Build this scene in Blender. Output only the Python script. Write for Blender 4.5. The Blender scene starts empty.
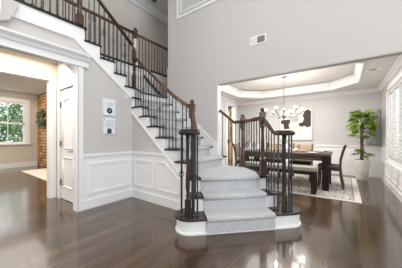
import bpy, math, random
from mathutils import Vector, Matrix

random.seed(7)
SC = bpy.context.scene
COL = SC.collection
PI = math.pi

# ------------------------------------------------------------------ camera
cam_d = bpy.data.cameras.new('camera')
cam = bpy.data.objects.new('camera', cam_d)
COL.objects.link(cam)
cam.location = (0, 0, 1.2)
cam.rotation_euler = (PI / 2, 0, math.radians(36.0))
cam_d.sensor_width = 36.0
cam_d.lens = 198.0 / 402.0 * 36.0
cam_d.shift_y = 2.4 / 402.0
cam_d.clip_start = 0.02
SC.camera = cam

# ------------------------------------------------------------------ world, lights, exposure
world = bpy.data.worlds.new('sky')
SC.world = world
world.use_nodes = True
bg = world.node_tree.nodes['Background']
bg.inputs[0].default_value = (0.86, 0.94, 1.0, 1)
bg.inputs[1].default_value = 1.7
SC.view_settings.view_transform = 'Standard'
SC.view_settings.look = 'None'
SC.view_settings.gamma = 1.0
SC.view_settings.use_curve_mapping = False
SC.view_settings.exposure = 0.0
SC.render.filter_size = 0.75


def area(name, loc, rot, sx, sy, power, color=(1, 1, 1)):
    d = bpy.data.lights.new(name, 'AREA')
    d.shape = 'RECTANGLE'
    d.size, d.size_y, d.energy, d.color = sx, sy, power, color
    o = bpy.data.objects.new(name, d)
    COL.objects.link(o)
    o.location, o.rotation_euler = loc, rot
    return o


def point(name, loc, power, color=(1, 1, 1), r=0.05):
    d = bpy.data.lights.new(name, 'POINT')
    d.energy, d.color, d.shadow_soft_size = power, color, r
    o = bpy.data.objects.new(name, d)
    COL.objects.link(o)
    o.location = loc
    return o


area('entry_fill', (0.2, -3.1, 2.9), (PI / 2, 0, 0), 5.4, 4.6, 76, (0.91, 0.96, 1.0))  # added fill standing in for entry daylight; the wall behind is solid
area('foyer_side_fill', (3.3, 0.4, 2.6), (PI / 2, 0, PI / 2), 3.6, 3.6, 180, (0.91, 0.96, 1.0))  # unseen fill added on the right to brighten the wall with prints
area('foyer_ceiling_fill', (-1.0, 0.6, 5.4), (0, 0, 0), 2.6, 2.2, 92, (1.0, 0.98, 0.95))  # broad overhead fill added for flat light, no fixture modelled
area('dining_window_daylight', (1.25, 5.35, 1.55), (0, PI / 2, 0), 1.7, 2.4, 30, (0.97, 0.99, 1.0))
area('dining_ceiling_fill', (-1.35, 5.5, 2.76), (0, 0, 0), 2.2, 1.8, 98, (1.0, 0.96, 0.93))  # fill panel added below the tray to brighten the room besides the chandelier
area('living_window_daylight', (-10.15, 1.2, 1.75), (0, -PI / 2, 0), 1.6, 2.2, 7, (0.95, 0.98, 1.0))
area('living_ceiling_light', (-7.6, 0.2, 2.85), (0, 0, 0), 4.6, 4.6, 165, (1.0, 0.94, 0.86))
area('vestibule_ceiling_light', (-4.1, 0.1, 2.62), (0, 0, 0), 0.8, 2.6, 54, (1.0, 0.93, 0.83))
area('upper_hall_light', (-4.75, 3.2, 5.38), (0, 0, 0), 0.6, 2.0, 5, (1.0, 0.93, 0.86))
area('kitchen_light', (-4.9, 7.0, 2.6), (math.radians(35), 0, 0), 1.4, 1.4, 150, (1.0, 0.92, 0.80))


# ------------------------------------------------------------------ materials
def new_mat(name):
    m = bpy.data.materials.new(name)
    m.use_nodes = True
    nt = m.node_tree
    return m, nt, nt.nodes['Principled BSDF']


def solid(name, rgb, rough=0.5, metal=0.0, bump=0.0, bscale=40.0, spec=0.5, var=0.0):
    m, nt, b = new_mat(name)
    b.inputs['Base Color'].default_value = (*rgb, 1)
    b.inputs['Roughness'].default_value = rough
    b.inputs['Metallic'].default_value = metal
    b.inputs['Specular IOR Level'].default_value = spec
    tc = nt.nodes.new('ShaderNodeTexCoord')
    nz = nt.nodes.new('ShaderNodeTexNoise')
    nz.inputs['Scale'].default_value = bscale
    nz.inputs['Detail'].default_value = 3
    nt.links.new(tc.outputs['Object'], nz.inputs['Vector'])
    if var:
        rp = nt.nodes.new('ShaderNodeValToRGB')
        rp.color_ramp.elements[0].position = 0.3
        rp.color_ramp.elements[1].position = 0.7
        rp.color_ramp.elements[0].color = (*[c * (1 - var) for c in rgb], 1)
        rp.color_ramp.elements[1].color = (*[min(1, c * (1 + var)) for c in rgb], 1)
        nt.links.new(nz.outputs['Fac'], rp.inputs['Fac'])
        nt.links.new(rp.outputs['Color'], b.inputs['Base Color'])
    if bump:
        bp = nt.nodes.new('ShaderNodeBump')
        bp.inputs['Strength'].default_value = bump
        bp.inputs['Distance'].default_value = 0.01
        nt.links.new(nz.outputs['Fac'], bp.inputs['Height'])
        nt.links.new(bp.outputs['Normal'], b.inputs['Normal'])
    return m


def grain(name, rgb, rgb2, rough=0.35, scale=(3, 3, 40)):
    m, nt, b = new_mat(name)
    tc = nt.nodes.new('ShaderNodeTexCoord')
    mp = nt.nodes.new('ShaderNodeMapping')
    mp.inputs['Scale'].default_value = scale
    nz = nt.nodes.new('ShaderNodeTexNoise')
    nz.inputs['Scale'].default_value = 1.0
    nz.inputs['Detail'].default_value = 5
    rp = nt.nodes.new('ShaderNodeValToRGB')
    rp.color_ramp.elements[0].position = 0.35
    rp.color_ramp.elements[1].position = 0.65
    rp.color_ramp.elements[0].color = (*rgb, 1)
    rp.color_ramp.elements[1].color = (*rgb2, 1)
    nt.links.new(tc.outputs['Object'], mp.inputs['Vector'])
    nt.links.new(mp.outputs['Vector'], nz.inputs['Vector'])
    nt.links.new(nz.outputs['Fac'], rp.inputs['Fac'])
    nt.links.new(rp.outputs['Color'], b.inputs['Base Color'])
    b.inputs['Roughness'].default_value = rough
    return m


def floor_material():
    m, nt, b = new_mat('dark_hardwood')
    tc = nt.nodes.new('ShaderNodeTexCoord')
    mp = nt.nodes.new('ShaderNodeMapping')
    mp.inputs['Rotation'].default_value = (0, 0, PI / 2)
    br = nt.nodes.new('ShaderNodeTexBrick')
    br.offset = 0.37
    br.inputs['Scale'].default_value = 1.0
    br.inputs['Brick Width'].default_value = 1.5
    br.inputs['Row Height'].default_value = 0.125
    br.inputs['Mortar Size'].default_value = 0.0022
    br.inputs['Mortar Smooth'].default_value = 0.3
    br.inputs['Color1'].default_value = (0.046, 0.025, 0.014, 1)
    br.inputs['Color2'].default_value = (0.096, 0.055, 0.032, 1)
    br.inputs['Mortar'].default_value = (0.012, 0.008, 0.006, 1)
    nt.links.new(tc.outputs['Object'], mp.inputs['Vector'])
    nt.links.new(mp.outputs['Vector'], br.inputs['Vector'])
    m2 = nt.nodes.new('ShaderNodeMapping')
    m2.inputs['Scale'].default_value = (45, 3, 1)
    nz = nt.nodes.new('ShaderNodeTexNoise')
    nz.inputs['Scale'].default_value = 1.0
    nz.inputs['Detail'].default_value = 6
    nt.links.new(tc.outputs['Object'], m2.inputs['Vector'])
    nt.links.new(m2.outputs['Vector'], nz.inputs['Vector'])
    mx = nt.nodes.new('ShaderNodeMix')
    mx.data_type = 'RGBA'
    mx.blend_type = 'OVERLAY'
    mx.inputs[0].default_value = 0.6
    nt.links.new(br.outputs['Color'], mx.inputs[6])
    nt.links.new(nz.outputs['Fac'], mx.inputs[7])
    nt.links.new(mx.outputs[2], b.inputs['Base Color'])
    b.inputs['Roughness'].default_value = 0.17
    b.inputs['Specular IOR Level'].default_value = 0.75
    b.inputs['Coat Weight'].default_value = 0.3
    b.inputs['Coat Roughness'].default_value = 0.07
    ad = nt.nodes.new('ShaderNodeMath')
    ad.operation = 'MULTIPLY_ADD'
    ad.inputs[1].default_value = 0.25
    nt.links.new(nz.outputs['Fac'], ad.inputs[0])
    inv = nt.nodes.new('ShaderNodeMath')
    inv.operation = 'MULTIPLY'
    inv.inputs[1].default_value = -1.0
    nt.links.new(br.outputs['Fac'], inv.inputs[0])
    nt.links.new(inv.outputs[0], ad.inputs[2])
    bp = nt.nodes.new('ShaderNodeBump')
    bp.inputs['Strength'].default_value = 0.3
    bp.inputs['Distance'].default_value = 0.004
    nt.links.new(ad.outputs[0], bp.inputs['Height'])
    nt.links.new(bp.outputs['Normal'], b.inputs['Normal'])
    return m


def carpet_material():
    m, nt, b = new_mat('grey_carpet')
    tc = nt.nodes.new('ShaderNodeTexCoord')
    n1 = nt.nodes.new('ShaderNodeTexNoise')
    n1.inputs['Scale'].default_value = 55
    n1.inputs['Detail'].default_value = 6
    n1.inputs['Roughness'].default_value = 0.8
    rp = nt.nodes.new('ShaderNodeValToRGB')
    e = rp.color_ramp.elements
    e[0].position, e[1].position = 0.32, 0.62
    e[0].color = (0.40, 0.41, 0.42, 1)
    e[1].color = (0.61, 0.62, 0.64, 1)
    nt.links.new(tc.outputs['Object'], n1.inputs['Vector'])
    nt.links.new(n1.outputs['Fac'], rp.inputs['Fac'])
    nt.links.new(rp.outputs['Color'], b.inputs['Base Color'])
    b.inputs['Roughness'].default_value = 1.0
    b.inputs['Specular IOR Level'].default_value = 0.1
    bp = nt.nodes.new('ShaderNodeBump')
    bp.inputs['Strength'].default_value = 0.5
    bp.inputs['Distance'].default_value = 0.01
    nt.links.new(n1.outputs['Fac'], bp.inputs['Height'])
    nt.links.new(bp.outputs['Normal'], b.inputs['Normal'])
    return m


def rug_material(name, c1, c2, scale):
    m, nt, b = new_mat(name)
    tc = nt.nodes.new('ShaderNodeTexCoord')
    vo = nt.nodes.new('ShaderNodeTexVoronoi')
    vo.inputs['Scale'].default_value = scale
    nz = nt.nodes.new('ShaderNodeTexNoise')
    nz.inputs['Scale'].default_value = scale * 1.5
    nz.inputs['Detail'].default_value = 5
    ad = nt.nodes.new('ShaderNodeMath')
    ad.operation = 'MULTIPLY'
    nt.links.new(tc.outputs['Object'], vo.inputs['Vector'])
    nt.links.new(tc.outputs['Object'], nz.inputs['Vector'])
    nt.links.new(vo.outputs['Distance'], ad.inputs[0])
    nt.links.new(nz.outputs['Fac'], ad.inputs[1])
    rp = nt.nodes.new('ShaderNodeValToRGB')
    rp.color_ramp.elements[0].position = 0.12
    rp.color_ramp.elements[1].position = 0.34
    rp.color_ramp.elements[0].color = (*c1, 1)
    rp.color_ramp.elements[1].color = (*c2, 1)
    nt.links.new(ad.outputs[0], rp.inputs['Fac'])
    nt.links.new(rp.outputs['Color'], b.inputs['Base Color'])
    b.inputs['Roughness'].default_value = 1.0
    b.inputs['Specular IOR Level'].default_value = 0.1
    return m


def stone_material():
    m, nt, b = new_mat('stacked_stone')
    tc = nt.nodes.new('ShaderNodeTexCoord')
    mp = nt.nodes.new('ShaderNodeMapping')
    mp.inputs['Rotation'].default_value = (PI / 2, 0, 0)
    br = nt.nodes.new('ShaderNodeTexBrick')
    br.offset = 0.4
    br.inputs['Scale'].default_value = 1.0
    br.inputs['Brick Width'].default_value = 0.42
    br.inputs['Row Height'].default_value = 0.115
    br.inputs['Mortar Size'].default_value = 0.012
    br.inputs['Color1'].default_value = (0.36, 0.17, 0.055, 1)
    br.inputs['Color2'].default_value = (0.66, 0.42, 0.18, 1)
    br.inputs['Mortar'].default_value = (0.10, 0.05, 0.022, 1)
    nt.links.new(tc.outputs['Object'], mp.inputs['Vector'])
    nt.links.new(mp.outputs['Vector'], br.inputs['Vector'])
    nz = nt.nodes.new('ShaderNodeTexNoise')
    nz.inputs['Scale'].default_value = 4.5
    nz.inputs['Detail'].default_value = 4
    nt.links.new(tc.outputs['Object'], nz.inputs['Vector'])
    mx = nt.nodes.new('ShaderNodeMix')
    mx.data_type = 'RGBA'
    mx.blend_type = 'OVERLAY'
    mx.inputs[0].default_value = 0.85
    nt.links.new(br.outputs['Color'], mx.inputs[6])
    nt.links.new(nz.outputs['Fac'], mx.inputs[7])
    nt.links.new(mx.outputs[2], b.inputs['Base Color'])
    b.inputs['Roughness'].default_value = 0.9
    inv = nt.nodes.new('ShaderNodeMath')
    inv.operation = 'MULTIPLY'
    inv.inputs[1].default_value = -1
    nt.links.new(br.outputs['Fac'], inv.inputs[0])
    bp = nt.nodes.new('ShaderNodeBump')
    bp.inputs['Distance'].default_value = 0.03
    nt.links.new(inv.outputs[0], bp.inputs['Height'])
    nt.links.new(bp.outputs['Normal'], b.inputs['Normal'])
    return m


def pane_material():
    m = bpy.data.materials.new('window_glass')
    m.use_nodes = True
    nt = m.node_tree
    nt.nodes.remove(nt.nodes['Principled BSDF'])
    out = nt.nodes['Material Output']
    tr = nt.nodes.new('ShaderNodeBsdfTransparent')
    gl = nt.nodes.new('ShaderNodeBsdfGlossy')
    gl.inputs['Roughness'].default_value = 0.02
    mx = nt.nodes.new('ShaderNodeMixShader')
    mx.inputs[0].default_value = 0.06
    nt.links.new(tr.outputs[0], mx.inputs[1])
    nt.links.new(gl.outputs[0], mx.inputs[2])
    nt.links.new(mx.outputs[0], out.inputs['Surface'])
    return m


def glow(name, rgb, strength):
    m, nt, b = new_mat(name)
    b.inputs['Base Color'].default_value = (*rgb, 1)
    b.inputs['Emission Color'].default_value = (*rgb, 1)
    b.inputs['Emission Strength'].default_value = strength
    return m


M = {}
M['wall'] = solid('greige_wall_paint', (0.60, 0.575, 0.555), 0.8, bump=0.05, bscale=200, spec=0.2)
M['wall_warm'] = solid('warm_beige_wall_paint', (0.66, 0.60, 0.52), 0.8, spec=0.2)
M['wall_dining'] = solid('pale_grey_wall_paint', (0.60, 0.595, 0.59), 0.8, spec=0.2)
M['trim'] = solid('white_trim_paint', (0.86, 0.86, 0.86), 0.35, spec=0.4)
M['ceil'] = solid('white_ceiling_paint', (0.74, 0.725, 0.70), 0.9, spec=0.1)
M['floor'] = floor_material()
M['carpet'] = carpet_material()
M['tread'] = grain('dark_stained_tread', (0.022, 0.017, 0.015), (0.045, 0.035, 0.030), 0.25, (8, 8, 8))
M['wood'] = grain('stained_handrail_wood', (0.075, 0.034, 0.017), (0.15, 0.075, 0.040), 0.3, (18, 18, 6))
M['wood_dark'] = grain('dark_newel_wood', (0.042, 0.020, 0.013), (0.095, 0.048, 0.030), 0.28, (25, 25, 6))
M['newel_black'] = grain('near_black_newel_wood', (0.022, 0.020, 0.022), (0.06, 0.048, 0.042), 0.25, (25, 25, 5))
M['iron'] = solid('dark_wrought_iron', (0.075, 0.077, 0.085), 0.33, 0.75)
M['bronze'] = solid('bronze_iron', (0.20, 0.125, 0.085), 0.4, 0.2)
M['hinge'] = solid('dark_bronze_hardware', (0.06, 0.05, 0.04), 0.4, 0.8)
M['nickel'] = solid('brushed_nickel', (0.20, 0.175, 0.15), 0.4, 0.8)
M['stone'] = stone_material()
M['shutter'] = solid('soft_white_shutter_paint', (0.60, 0.595, 0.58), 0.45)
M['glass'] = pane_material()
M['table_top'] = grain('weathered_table_wood', (0.055, 0.039, 0.030), (0.12, 0.090, 0.070), 0.45, (3, 30, 30))
M['table_leg'] = grain('dark_table_wood', (0.012, 0.009, 0.007), (0.026, 0.018, 0.014), 0.5, (20, 20, 4))
M['bench_fabric'] = solid('pale_bench_fabric', (0.30, 0.29, 0.26), 0.95, bump=0.2, bscale=150, spec=0.1)
M['chair_wood'] = grain('brown_chair_wood', (0.065, 0.034, 0.020), (0.14, 0.08, 0.048), 0.35, (20, 20, 5))
M['chair_seat'] = solid('taupe_seat_fabric', (0.17, 0.14, 0.125), 0.9, spec=0.15)
M['dark_seat'] = solid('dark_brown_leather', (0.035, 0.022, 0.018), 0.5)
M['tan_wood'] = grain('tan_carved_wood', (0.30, 0.19, 0.10), (0.52, 0.37, 0.22), 0.5, (60, 60, 30))
M['rug'] = rug_material('patterned_rug_pile', (0.28, 0.24, 0.22), (0.66, 0.61, 0.56), 16)
M['rug_edge'] = solid('pale_rug_border', (0.66, 0.60, 0.54), 1.0, spec=0.1, var=0.12, bscale=60)
M['rug_line'] = solid('taupe_rug_line', (0.32, 0.27, 0.24), 1.0, spec=0.1)
M['cream_rug'] = solid('cream_rug_pile', (0.80, 0.73, 0.62), 1.0, spec=0.1, var=0.05)
M['pot'] = solid('matte_pale_ceramic', (0.66, 0.63, 0.58), 0.6, var=0.05, bscale=8)
M['soil'] = solid('potting_soil', (0.03, 0.02, 0.015), 1.0)
M['bark'] = grain('brown_bark', (0.09, 0.05, 0.035), (0.22, 0.14, 0.09), 0.8, (40, 40, 10))
M['leaf'] = solid('glossy_green_leaf', (0.17, 0.26, 0.04), 0.38, var=0.5, bscale=7)
M['leaf_out'] = solid('garden_leaf', (0.28, 0.50, 0.22), 0.6, var=0.5, bscale=3)
M['leaf_blue'] = solid('blue_green_leaf', (0.26, 0.44, 0.40), 0.6, var=0.5, bscale=3)
M['wreath'] = solid('wreath_leaf', (0.09, 0.13, 0.06), 0.7, var=0.5, bscale=12)
M['canvas'] = solid('white_canvas', (0.82, 0.80, 0.76), 0.8)
M['canvas_blue'] = solid('cool_white_print', (0.80, 0.83, 0.88), 0.6)
M['cream_paint'] = solid('cream_paint', (0.80, 0.68, 0.56), 0.8)
M['black_paint'] = solid('charcoal_brown_paint', (0.045, 0.036, 0.03), 0.7)
M['grey_paint'] = solid('grey_paint', (0.42, 0.42, 0.41), 0.8, var=0.25, bscale=9)
M['slate_paint'] = solid('slate_wash', (0.40, 0.42, 0.42), 0.8, var=0.35, bscale=6)
M['navy'] = solid('navy_ink', (0.035, 0.05, 0.10), 0.6)
M['ink'] = solid('grey_ink', (0.40, 0.43, 0.50), 0.6)
M['frame'] = solid('pale_gold_frame', (0.55, 0.49, 0.42), 0.4, 0.3)
M['china'] = solid('white_china', (0.85, 0.84, 0.82), 0.15)
M['linen'] = solid('grey_linen', (0.38, 0.36, 0.36), 0.95)
M['clear'] = solid('clear_glass_ware', (0.80, 0.82, 0.82), 0.08)
M['clear'].node_tree.nodes['Principled BSDF'].inputs['Transmission Weight'].default_value = 0.9
M['bulb'] = glow('lit_bulb', (1.0, 0.94, 0.85), 6.0)
M['shade'] = solid('frosted_glass_shade', (0.72, 0.70, 0.67), 0.3)
M['shade'].node_tree.nodes['Principled BSDF'].inputs['Transmission Weight'].default_value = 0.7
M['grille'] = solid('grey_vent_mesh', (0.20, 0.19, 0.18), 0.6)
M['cabinet'] = grain('honey_cabinet_wood', (0.40, 0.24, 0.11), (0.60, 0.40, 0.20), 0.4, (20, 20, 4))
M['gold'] = solid('gold_ware', (0.72, 0.52, 0.18), 0.35, 0.4)
M['strip'] = solid('soffit_shade_grey', (0.50, 0.49, 0.46), 0.6)  # grey carries the shade of the dining header soffit
M['lawn'] = solid('garden_lawn', (0.12, 0.22, 0.07), 1.0, var=0.3, bscale=3)


for _m in ('table_leg', 'table_top', 'chair_wood', 'dark_seat', 'newel_black', 'tread'):
    M[_m].node_tree.nodes['Principled BSDF'].inputs['Specular IOR Level'].default_value = 0.25


# ------------------------------------------------------------------ mesh builder
class MB:
    def __init__(self, xf=None):
        self.v, self.f, self.s = [], [], []
        self.xf = xf

    def add(self, verts, faces, smooth=False):
        o = len(self.v)
        for p in verts:
            self.v.append(tuple(self.xf(p)) if self.xf else tuple(p))
        for f in faces:
            self.f.append(tuple(i + o for i in f))
            self.s.append(smooth)
        return self

    def box(self, x0, x1, y0, y1, z0, z1):
        return self.add([(x0, y0, z0), (x1, y0, z0), (x1, y1, z0), (x0, y1, z0),
                         (x0, y0, z1), (x1, y0, z1), (x1, y1, z1), (x0, y1, z1)],
                        [(3, 2, 1, 0), (4, 5, 6, 7), (0, 1, 5, 4), (1, 2, 6, 5), (2, 3, 7, 6), (3, 0, 4, 7)])

    def prism(self, poly, a0, a1, axis='Z', smooth=False):
        n = len(poly)

        def pt(p, a):
            if axis == 'Z':
                return (p[0], p[1], a)
            if axis == 'X':
                return (a, p[0], p[1])
            return (p[0], a, p[1])
        vs = [pt(p, a0) for p in poly] + [pt(p, a1) for p in poly]
        self.add(vs, [tuple(range(n))[::-1], tuple(range(n, 2 * n))])
        o = len(self.v) - 2 * n
        for i in range(n):
            j = (i + 1) % n
            self.f.append((o + i, o + j, o + n + j, o + n + i))
            self.s.append(smooth)
        return self

    def lathe(self, prof, cx, cy, n=12, z=0.0):
        vs, fs = [], []
        for r, h in prof:
            for k in range(n):
                a = 2 * PI * k / n
                vs.append((cx + r * math.cos(a), cy + r * math.sin(a), z + h))
        for i in range(len(prof) - 1):
            for k in range(n):
                j = (k + 1) % n
                fs.append((i * n + k, i * n + j, (i + 1) * n + j, (i + 1) * n + k))
        fs.append(tuple(range(n))[::-1])
        fs.append(tuple(range((len(prof) - 1) * n, len(prof) * n)))
        return self.add(vs, fs, True)

    def tube(self, path, r, n=8, rot=0.0):
        P = [Vector(p) for p in path]
        R = r if isinstance(r, (list, tuple)) else [r] * len(P)
        vs, fs = [], []
        for i, p in enumerate(P):
            t = (P[min(i + 1, len(P) - 1)] - P[max(i - 1, 0)]).normalized()
            ref = Vector((0, 0, 1)) if abs(t.z) < 0.95 else Vector((1, 0, 0))
            u = t.cross(ref).normalized()
            w = u.cross(t)
            for k in range(n):
                a = 2 * PI * k / n + rot
                vs.append(p + (u * math.cos(a) + w * math.sin(a)) * R[i])
        for i in range(len(P) - 1):
            for k in range(n):
                j = (k + 1) % n
                fs.append((i * n + k, i * n + j, (i + 1) * n + j, (i + 1) * n + k))
        fs.append(tuple(range(n))[::-1])
        fs.append(tuple(range((len(P) - 1) * n, len(P) * n)))
        return self.add(vs, fs, n > 5)

    def sweep(self, path, prof, smooth=False):
        """prof: closed (side, up) outline carried along a path, up = Z, sheared on slopes."""
        P = [Vector(p) for p in path]
        n = len(prof)
        vs, fs = [], []
        for i, p in enumerate(P):
            def hdir(a, b):
                d = Vector((b.x - a.x, b.y - a.y, 0))
                return d.normalized() if d.length > 1e-6 else None
            d0 = hdir(P[i - 1], p) if i else None
            d1 = hdir(p, P[i + 1]) if i < len(P) - 1 else None
            d0 = d0 or d1
            d1 = d1 or d0
            t = (d0 + d1).normalized()
            s = Vector((t.y, -t.x, 0))
            k = 1.0 / max(0.5, t.dot(d0))
            for a, b in prof:
                vs.append(p + s * a * k + Vector((0, 0, b)))
        for i in range(len(P) - 1):
            for k in range(n):
                j = (k + 1) % n
                fs.append((i * n + k, i * n + j, (i + 1) * n + j, (i + 1) * n + k))
        fs.append(tuple(range(n))[::-1])
        fs.append(tuple(range((len(P) - 1) * n, len(P) * n)))
        return self.add(vs, fs, smooth)

    def sphere(self, c, r, n=10, m=6, sz=1.0):
        prof = [(max(1e-4, r * math.sin(PI * i / m)), -r * sz * math.cos(PI * i / m)) for i in range(m + 1)]
        return self.lathe(prof, c[0], c[1], n, c[2])

    def leaf(self, p, d, up, L, W):
        p, d = Vector(p), Vector(d).normalized()
        s = d.cross(Vector(up))
        s = s.normalized() if s.length > 1e-3 else Vector((1, 0, 0))
        nrm = s.cross(d)
        pts = [p, p + d * L * .3 + s * W * .42, p + d * L * .62 + s * W * .5, p + d * L - nrm * L * .18,
               p + d * L * .62 - s * W * .5, p + d * L * .3 - s * W * .42,
               p + d * L * .35 - nrm * W * .12, p + d * L * .68 - nrm * (W * .12 + L * .05)]
        return self.add(pts, [(0, 1, 6), (1, 2, 7, 6), (2, 3, 7), (3, 4, 7), (4, 5, 6, 7), (5, 0, 6)], True)

    def mesh(self, name, mat):
        me = bpy.data.meshes.new(name)
        me.from_pydata(self.v, [], self.f)
        me.polygons.foreach_set('use_smooth', self.s)
        me.materials.append(mat)
        me.update()
        import bmesh
        b = bmesh.new()
        b.from_mesh(me)
        bmesh.ops.recalc_face_normals(b, faces=b.faces[:])
        b.to_mesh(me)
        b.free()
        return me

    def build(self, name, mat, parent=None, bevel=0.0, label=None):
        o = bpy.data.objects.new(name, self.mesh(name, mat))
        COL.objects.link(o)
        if parent is not None:
            attach(o, parent)
        if bevel:
            bv = o.modifiers.new('bevel', 'BEVEL')
            bv.width, bv.segments, bv.limit_method = bevel, 2, 'ANGLE'
        if label:
            o['label'] = label
        return o


def attach(o, parent):
    o.parent = parent
    root = parent
    off = Vector((0, 0, 0))
    while root is not None and root.type == 'EMPTY':
        off = off + root.location
        root = root.parent
    if parent.type == 'EMPTY':
        o.matrix_parent_inverse = Matrix.Translation(-off)


def tag(o, label, cat=None, group=None, kind=None):
    o['label'] = label
    if cat:
        o['category'] = cat
    if group:
        o['group'] = group
    if kind:
        o['kind'] = kind
    return o


def thing(name, label, cat, loc=(0, 0, 0), group=None):
    o = bpy.data.objects.new(name, None)
    COL.objects.link(o)
    o.location = loc
    o.empty_display_size = 0.1
    return tag(o, label, cat, group)


def struct(name, mb, mat, label=None, cat=None, bevel=0.0, parent=None):
    o = mb.build(name, mat, parent, bevel)
    if parent is None:
        o['kind'] = 'structure'
        if label:
            o['label'] = label
    return o


def copy_tree(o, parent=None):
    c = o.copy()
    COL.objects.link(c)
    if parent is not None:
        c.parent = parent
    for ch in list(o.children):
        copy_tree(ch, c)
    return c


def frame_mould(mb, plane, c, a0, a1, z0, z1, w=0.035, t=0.014, sgn=1):
    """raised rectangular moulding on a wall plane (X=c or Y=c), standing off towards sgn"""
    d0, d1 = (c, c + t * sgn) if sgn > 0 else (c + t * sgn, c)
    for (p0, p1, q0, q1) in ((a0, a1, z0, z0 + w), (a0, a1, z1 - w, z1), (a0, a0 + w, z0 + w, z1 - w), (a1 - w, a1, z0 + w, z1 - w)):
        if plane == 'X':
            mb.box(d0, d1, p0, p1, q0, q1)
        else:
            mb.box(p0, p1, d0, d1, q0, q1)
    return mb


def ring(mb, pts, w, y0, y1):
    """mitred closed moulding following a convex outline (x, z), counter-clockwise, between y0 and y1"""
    n = len(pts)
    V = [Vector(p) for p in pts]
    inn = []
    for i in range(n):
        d0, d1 = (V[i] - V[i - 1]).normalized(), (V[(i + 1) % n] - V[i]).normalized()
        n0, n1 = Vector((-d0.y, d0.x)), Vector((-d1.y, d1.x))
        m = (n0 + n1).normalized()
        inn.append(V[i] + m * (w / m.dot(n0)))
    vs = [(p.x, y, p.y) for y in (y0, y1) for p in V + inn]
    fs = []
    for i in range(n):
        j = (i + 1) % n
        a, b, c, d = i, j, n + j, n + i
        e, f, g, h = a + 2 * n, b + 2 * n, c + 2 * n, d + 2 * n
        fs += [(a, b, c, d), (e, h, g, f), (a, e, f, b), (d, c, g, h)]
    return mb.add(vs, fs)


def crown(mb, p, q, inward, z, h=0.11, d=0.09):
    """crown strip from p to q (2D), profile steps out along `inward` (2D unit) below height z"""
    px, py = p
    qx, qy = q
    ix, iy = inward
    prof = [(0, 0), (d, 0), (d, -.018), (d * .62, -h * .42), (d * .28, -h * .78), (d * .22, -h), (0, -h)]
    vs = [(px + ix * a, py + iy * a, z + b) for a, b in prof] + [(qx + ix * a, qy + iy * a, z + b) for a, b in prof]
    n = len(prof)
    mb.add(vs, [tuple(range(n))[::-1], tuple(range(n, 2 * n))] + [(i, (i + 1) % n, n + (i + 1) % n, n + i) for i in range(n)])
    return mb


# ------------------------------------------------------------------ key dimensions
RISE = 2.979 / 15
Z = [k * RISE for k in range(16)]
WX = -3.452            # panelled wall with the two prints
SY = 2.404             # wall below the main flight
BY = 3.52              # tall wall behind the main flight
RUN = 0.233
NX = {k: -2.705 + RUN * (7 - k) for k in range(4, 12)}      # nosing of main flight treads
NYY = {15: 1.52, 14: 1.775, 13: 2.03, 12: 2.27, 11: 2.50}   # nosing of upper flight treads
S2 = math.sqrt(.5)


def nu(n, u):
    return ((n - u) * S2, (n + u) * S2)


def nuz(p):            # local (n, u, z) -> world
    x, y = nu(p[0], p[1])
    return (x, y, p[2])


# ------------------------------------------------------------------ the setting
struct('floor', MB().box(-11.6, 3.6, -3.6, 8.0, -0.12, 0), M['floor'], 'dark hardwood plank floor with a soft gloss')
struct('ground', MB().box(-40, -11.7, -20, 20, -0.4, -0.2), M['lawn'], 'green lawn outside the living room window')

# tall foyer shell
struct('wall_back', MB()
       .box(-3.577, -2.146, BY, BY + .11, 0, 5.5)
       .box(-2.146, 0.72, BY, BY + .11, 2.293, 5.5)
       .box(0.72, 3.5, BY, BY + .11, 0, 5.5), M['wall'], 'tall greige wall above the dining room opening')
struct('wall_right', MB().box(3.45, 3.6, -3.4, BY, 0, 5.5), M['wall'], 'right foyer wall outside the frame')
struct('wall_front', MB().box(-3.57, -2.6, -3.55, -3.4, 0, 5.5).box(3.0, 3.6, -3.55, -3.4, 0, 5.5)
       .box(-2.6, 3.0, -3.55, -3.4, 0, 5.5), M['wall'], 'entry wall behind the camera')
struct('ceiling', MB().box(-5.45, 3.6, -3.55, 5.4, 5.5, 5.6), M['ceil'], 'white ceiling over the foyer and upper hall')
struct('wall_left', MB().prism([(1.40, 0), (SY, 0), (SY, 2.02), (1.40, 2.74), (-3.4, 2.74), (-3.4, 2.33), (1.40, 2.33)],
                               WX - .12, WX, 'X'), M['wall'], 'greige wall carrying two framed prints')
struct('wall_stair', MB().prism([(WX - .1, 0), (-2.02, 0), (-2.02, .55), (WX - .1, 1.83)], SY, SY + .1, 'Y'),
       M['wall'], 'greige wall under the main stair flight')
# upper floor slabs and hall
struct('floor_upper', MB().box(-5.28, WX - .015, -3.4, 1.49, 2.76, 2.95).box(-5.28, -4.25, 1.49, 5.2, 2.76, 2.95),
       M['ceil'], 'upper hall floor slab behind the stairwell')
struct('wall_hall', MB().box(-5.43, -5.28, -3.4, 5.35, 2.76, 5.5).box(-5.28, -3.577, 5.2, 5.35, 2.76, 5.5), M['wall'],
       'greige wall at the back of the upper hall')
struct('wall_stairwell', MB().box(-4.4, -4.25, 1.52, 5.2, 0, 2.76), M['wall'], 'greige stairwell wall below the upper hall')
struct('wall_dining_left', MB().box(-3.72, -3.577, BY + .11, 6.62, 0, 2.98).box(-3.72, -3.577, 6.62, 7.25, 2.37, 2.98)
       .box(-3.72, -3.577, 7.25, 7.85, 0, 2.98).box(-3.577, -3.45, BY + .11, 5.35, 2.98, 5.5), M['wall_dining'],
       'dining room side wall with an open doorway')
struct('wall_dining_back', MB().box(-3.72, 1.0, 7.68, 7.83, 0, 2.98), M['wall_dining'], 'pale grey wall at the back of the dining room')
DX = 0.851
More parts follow.
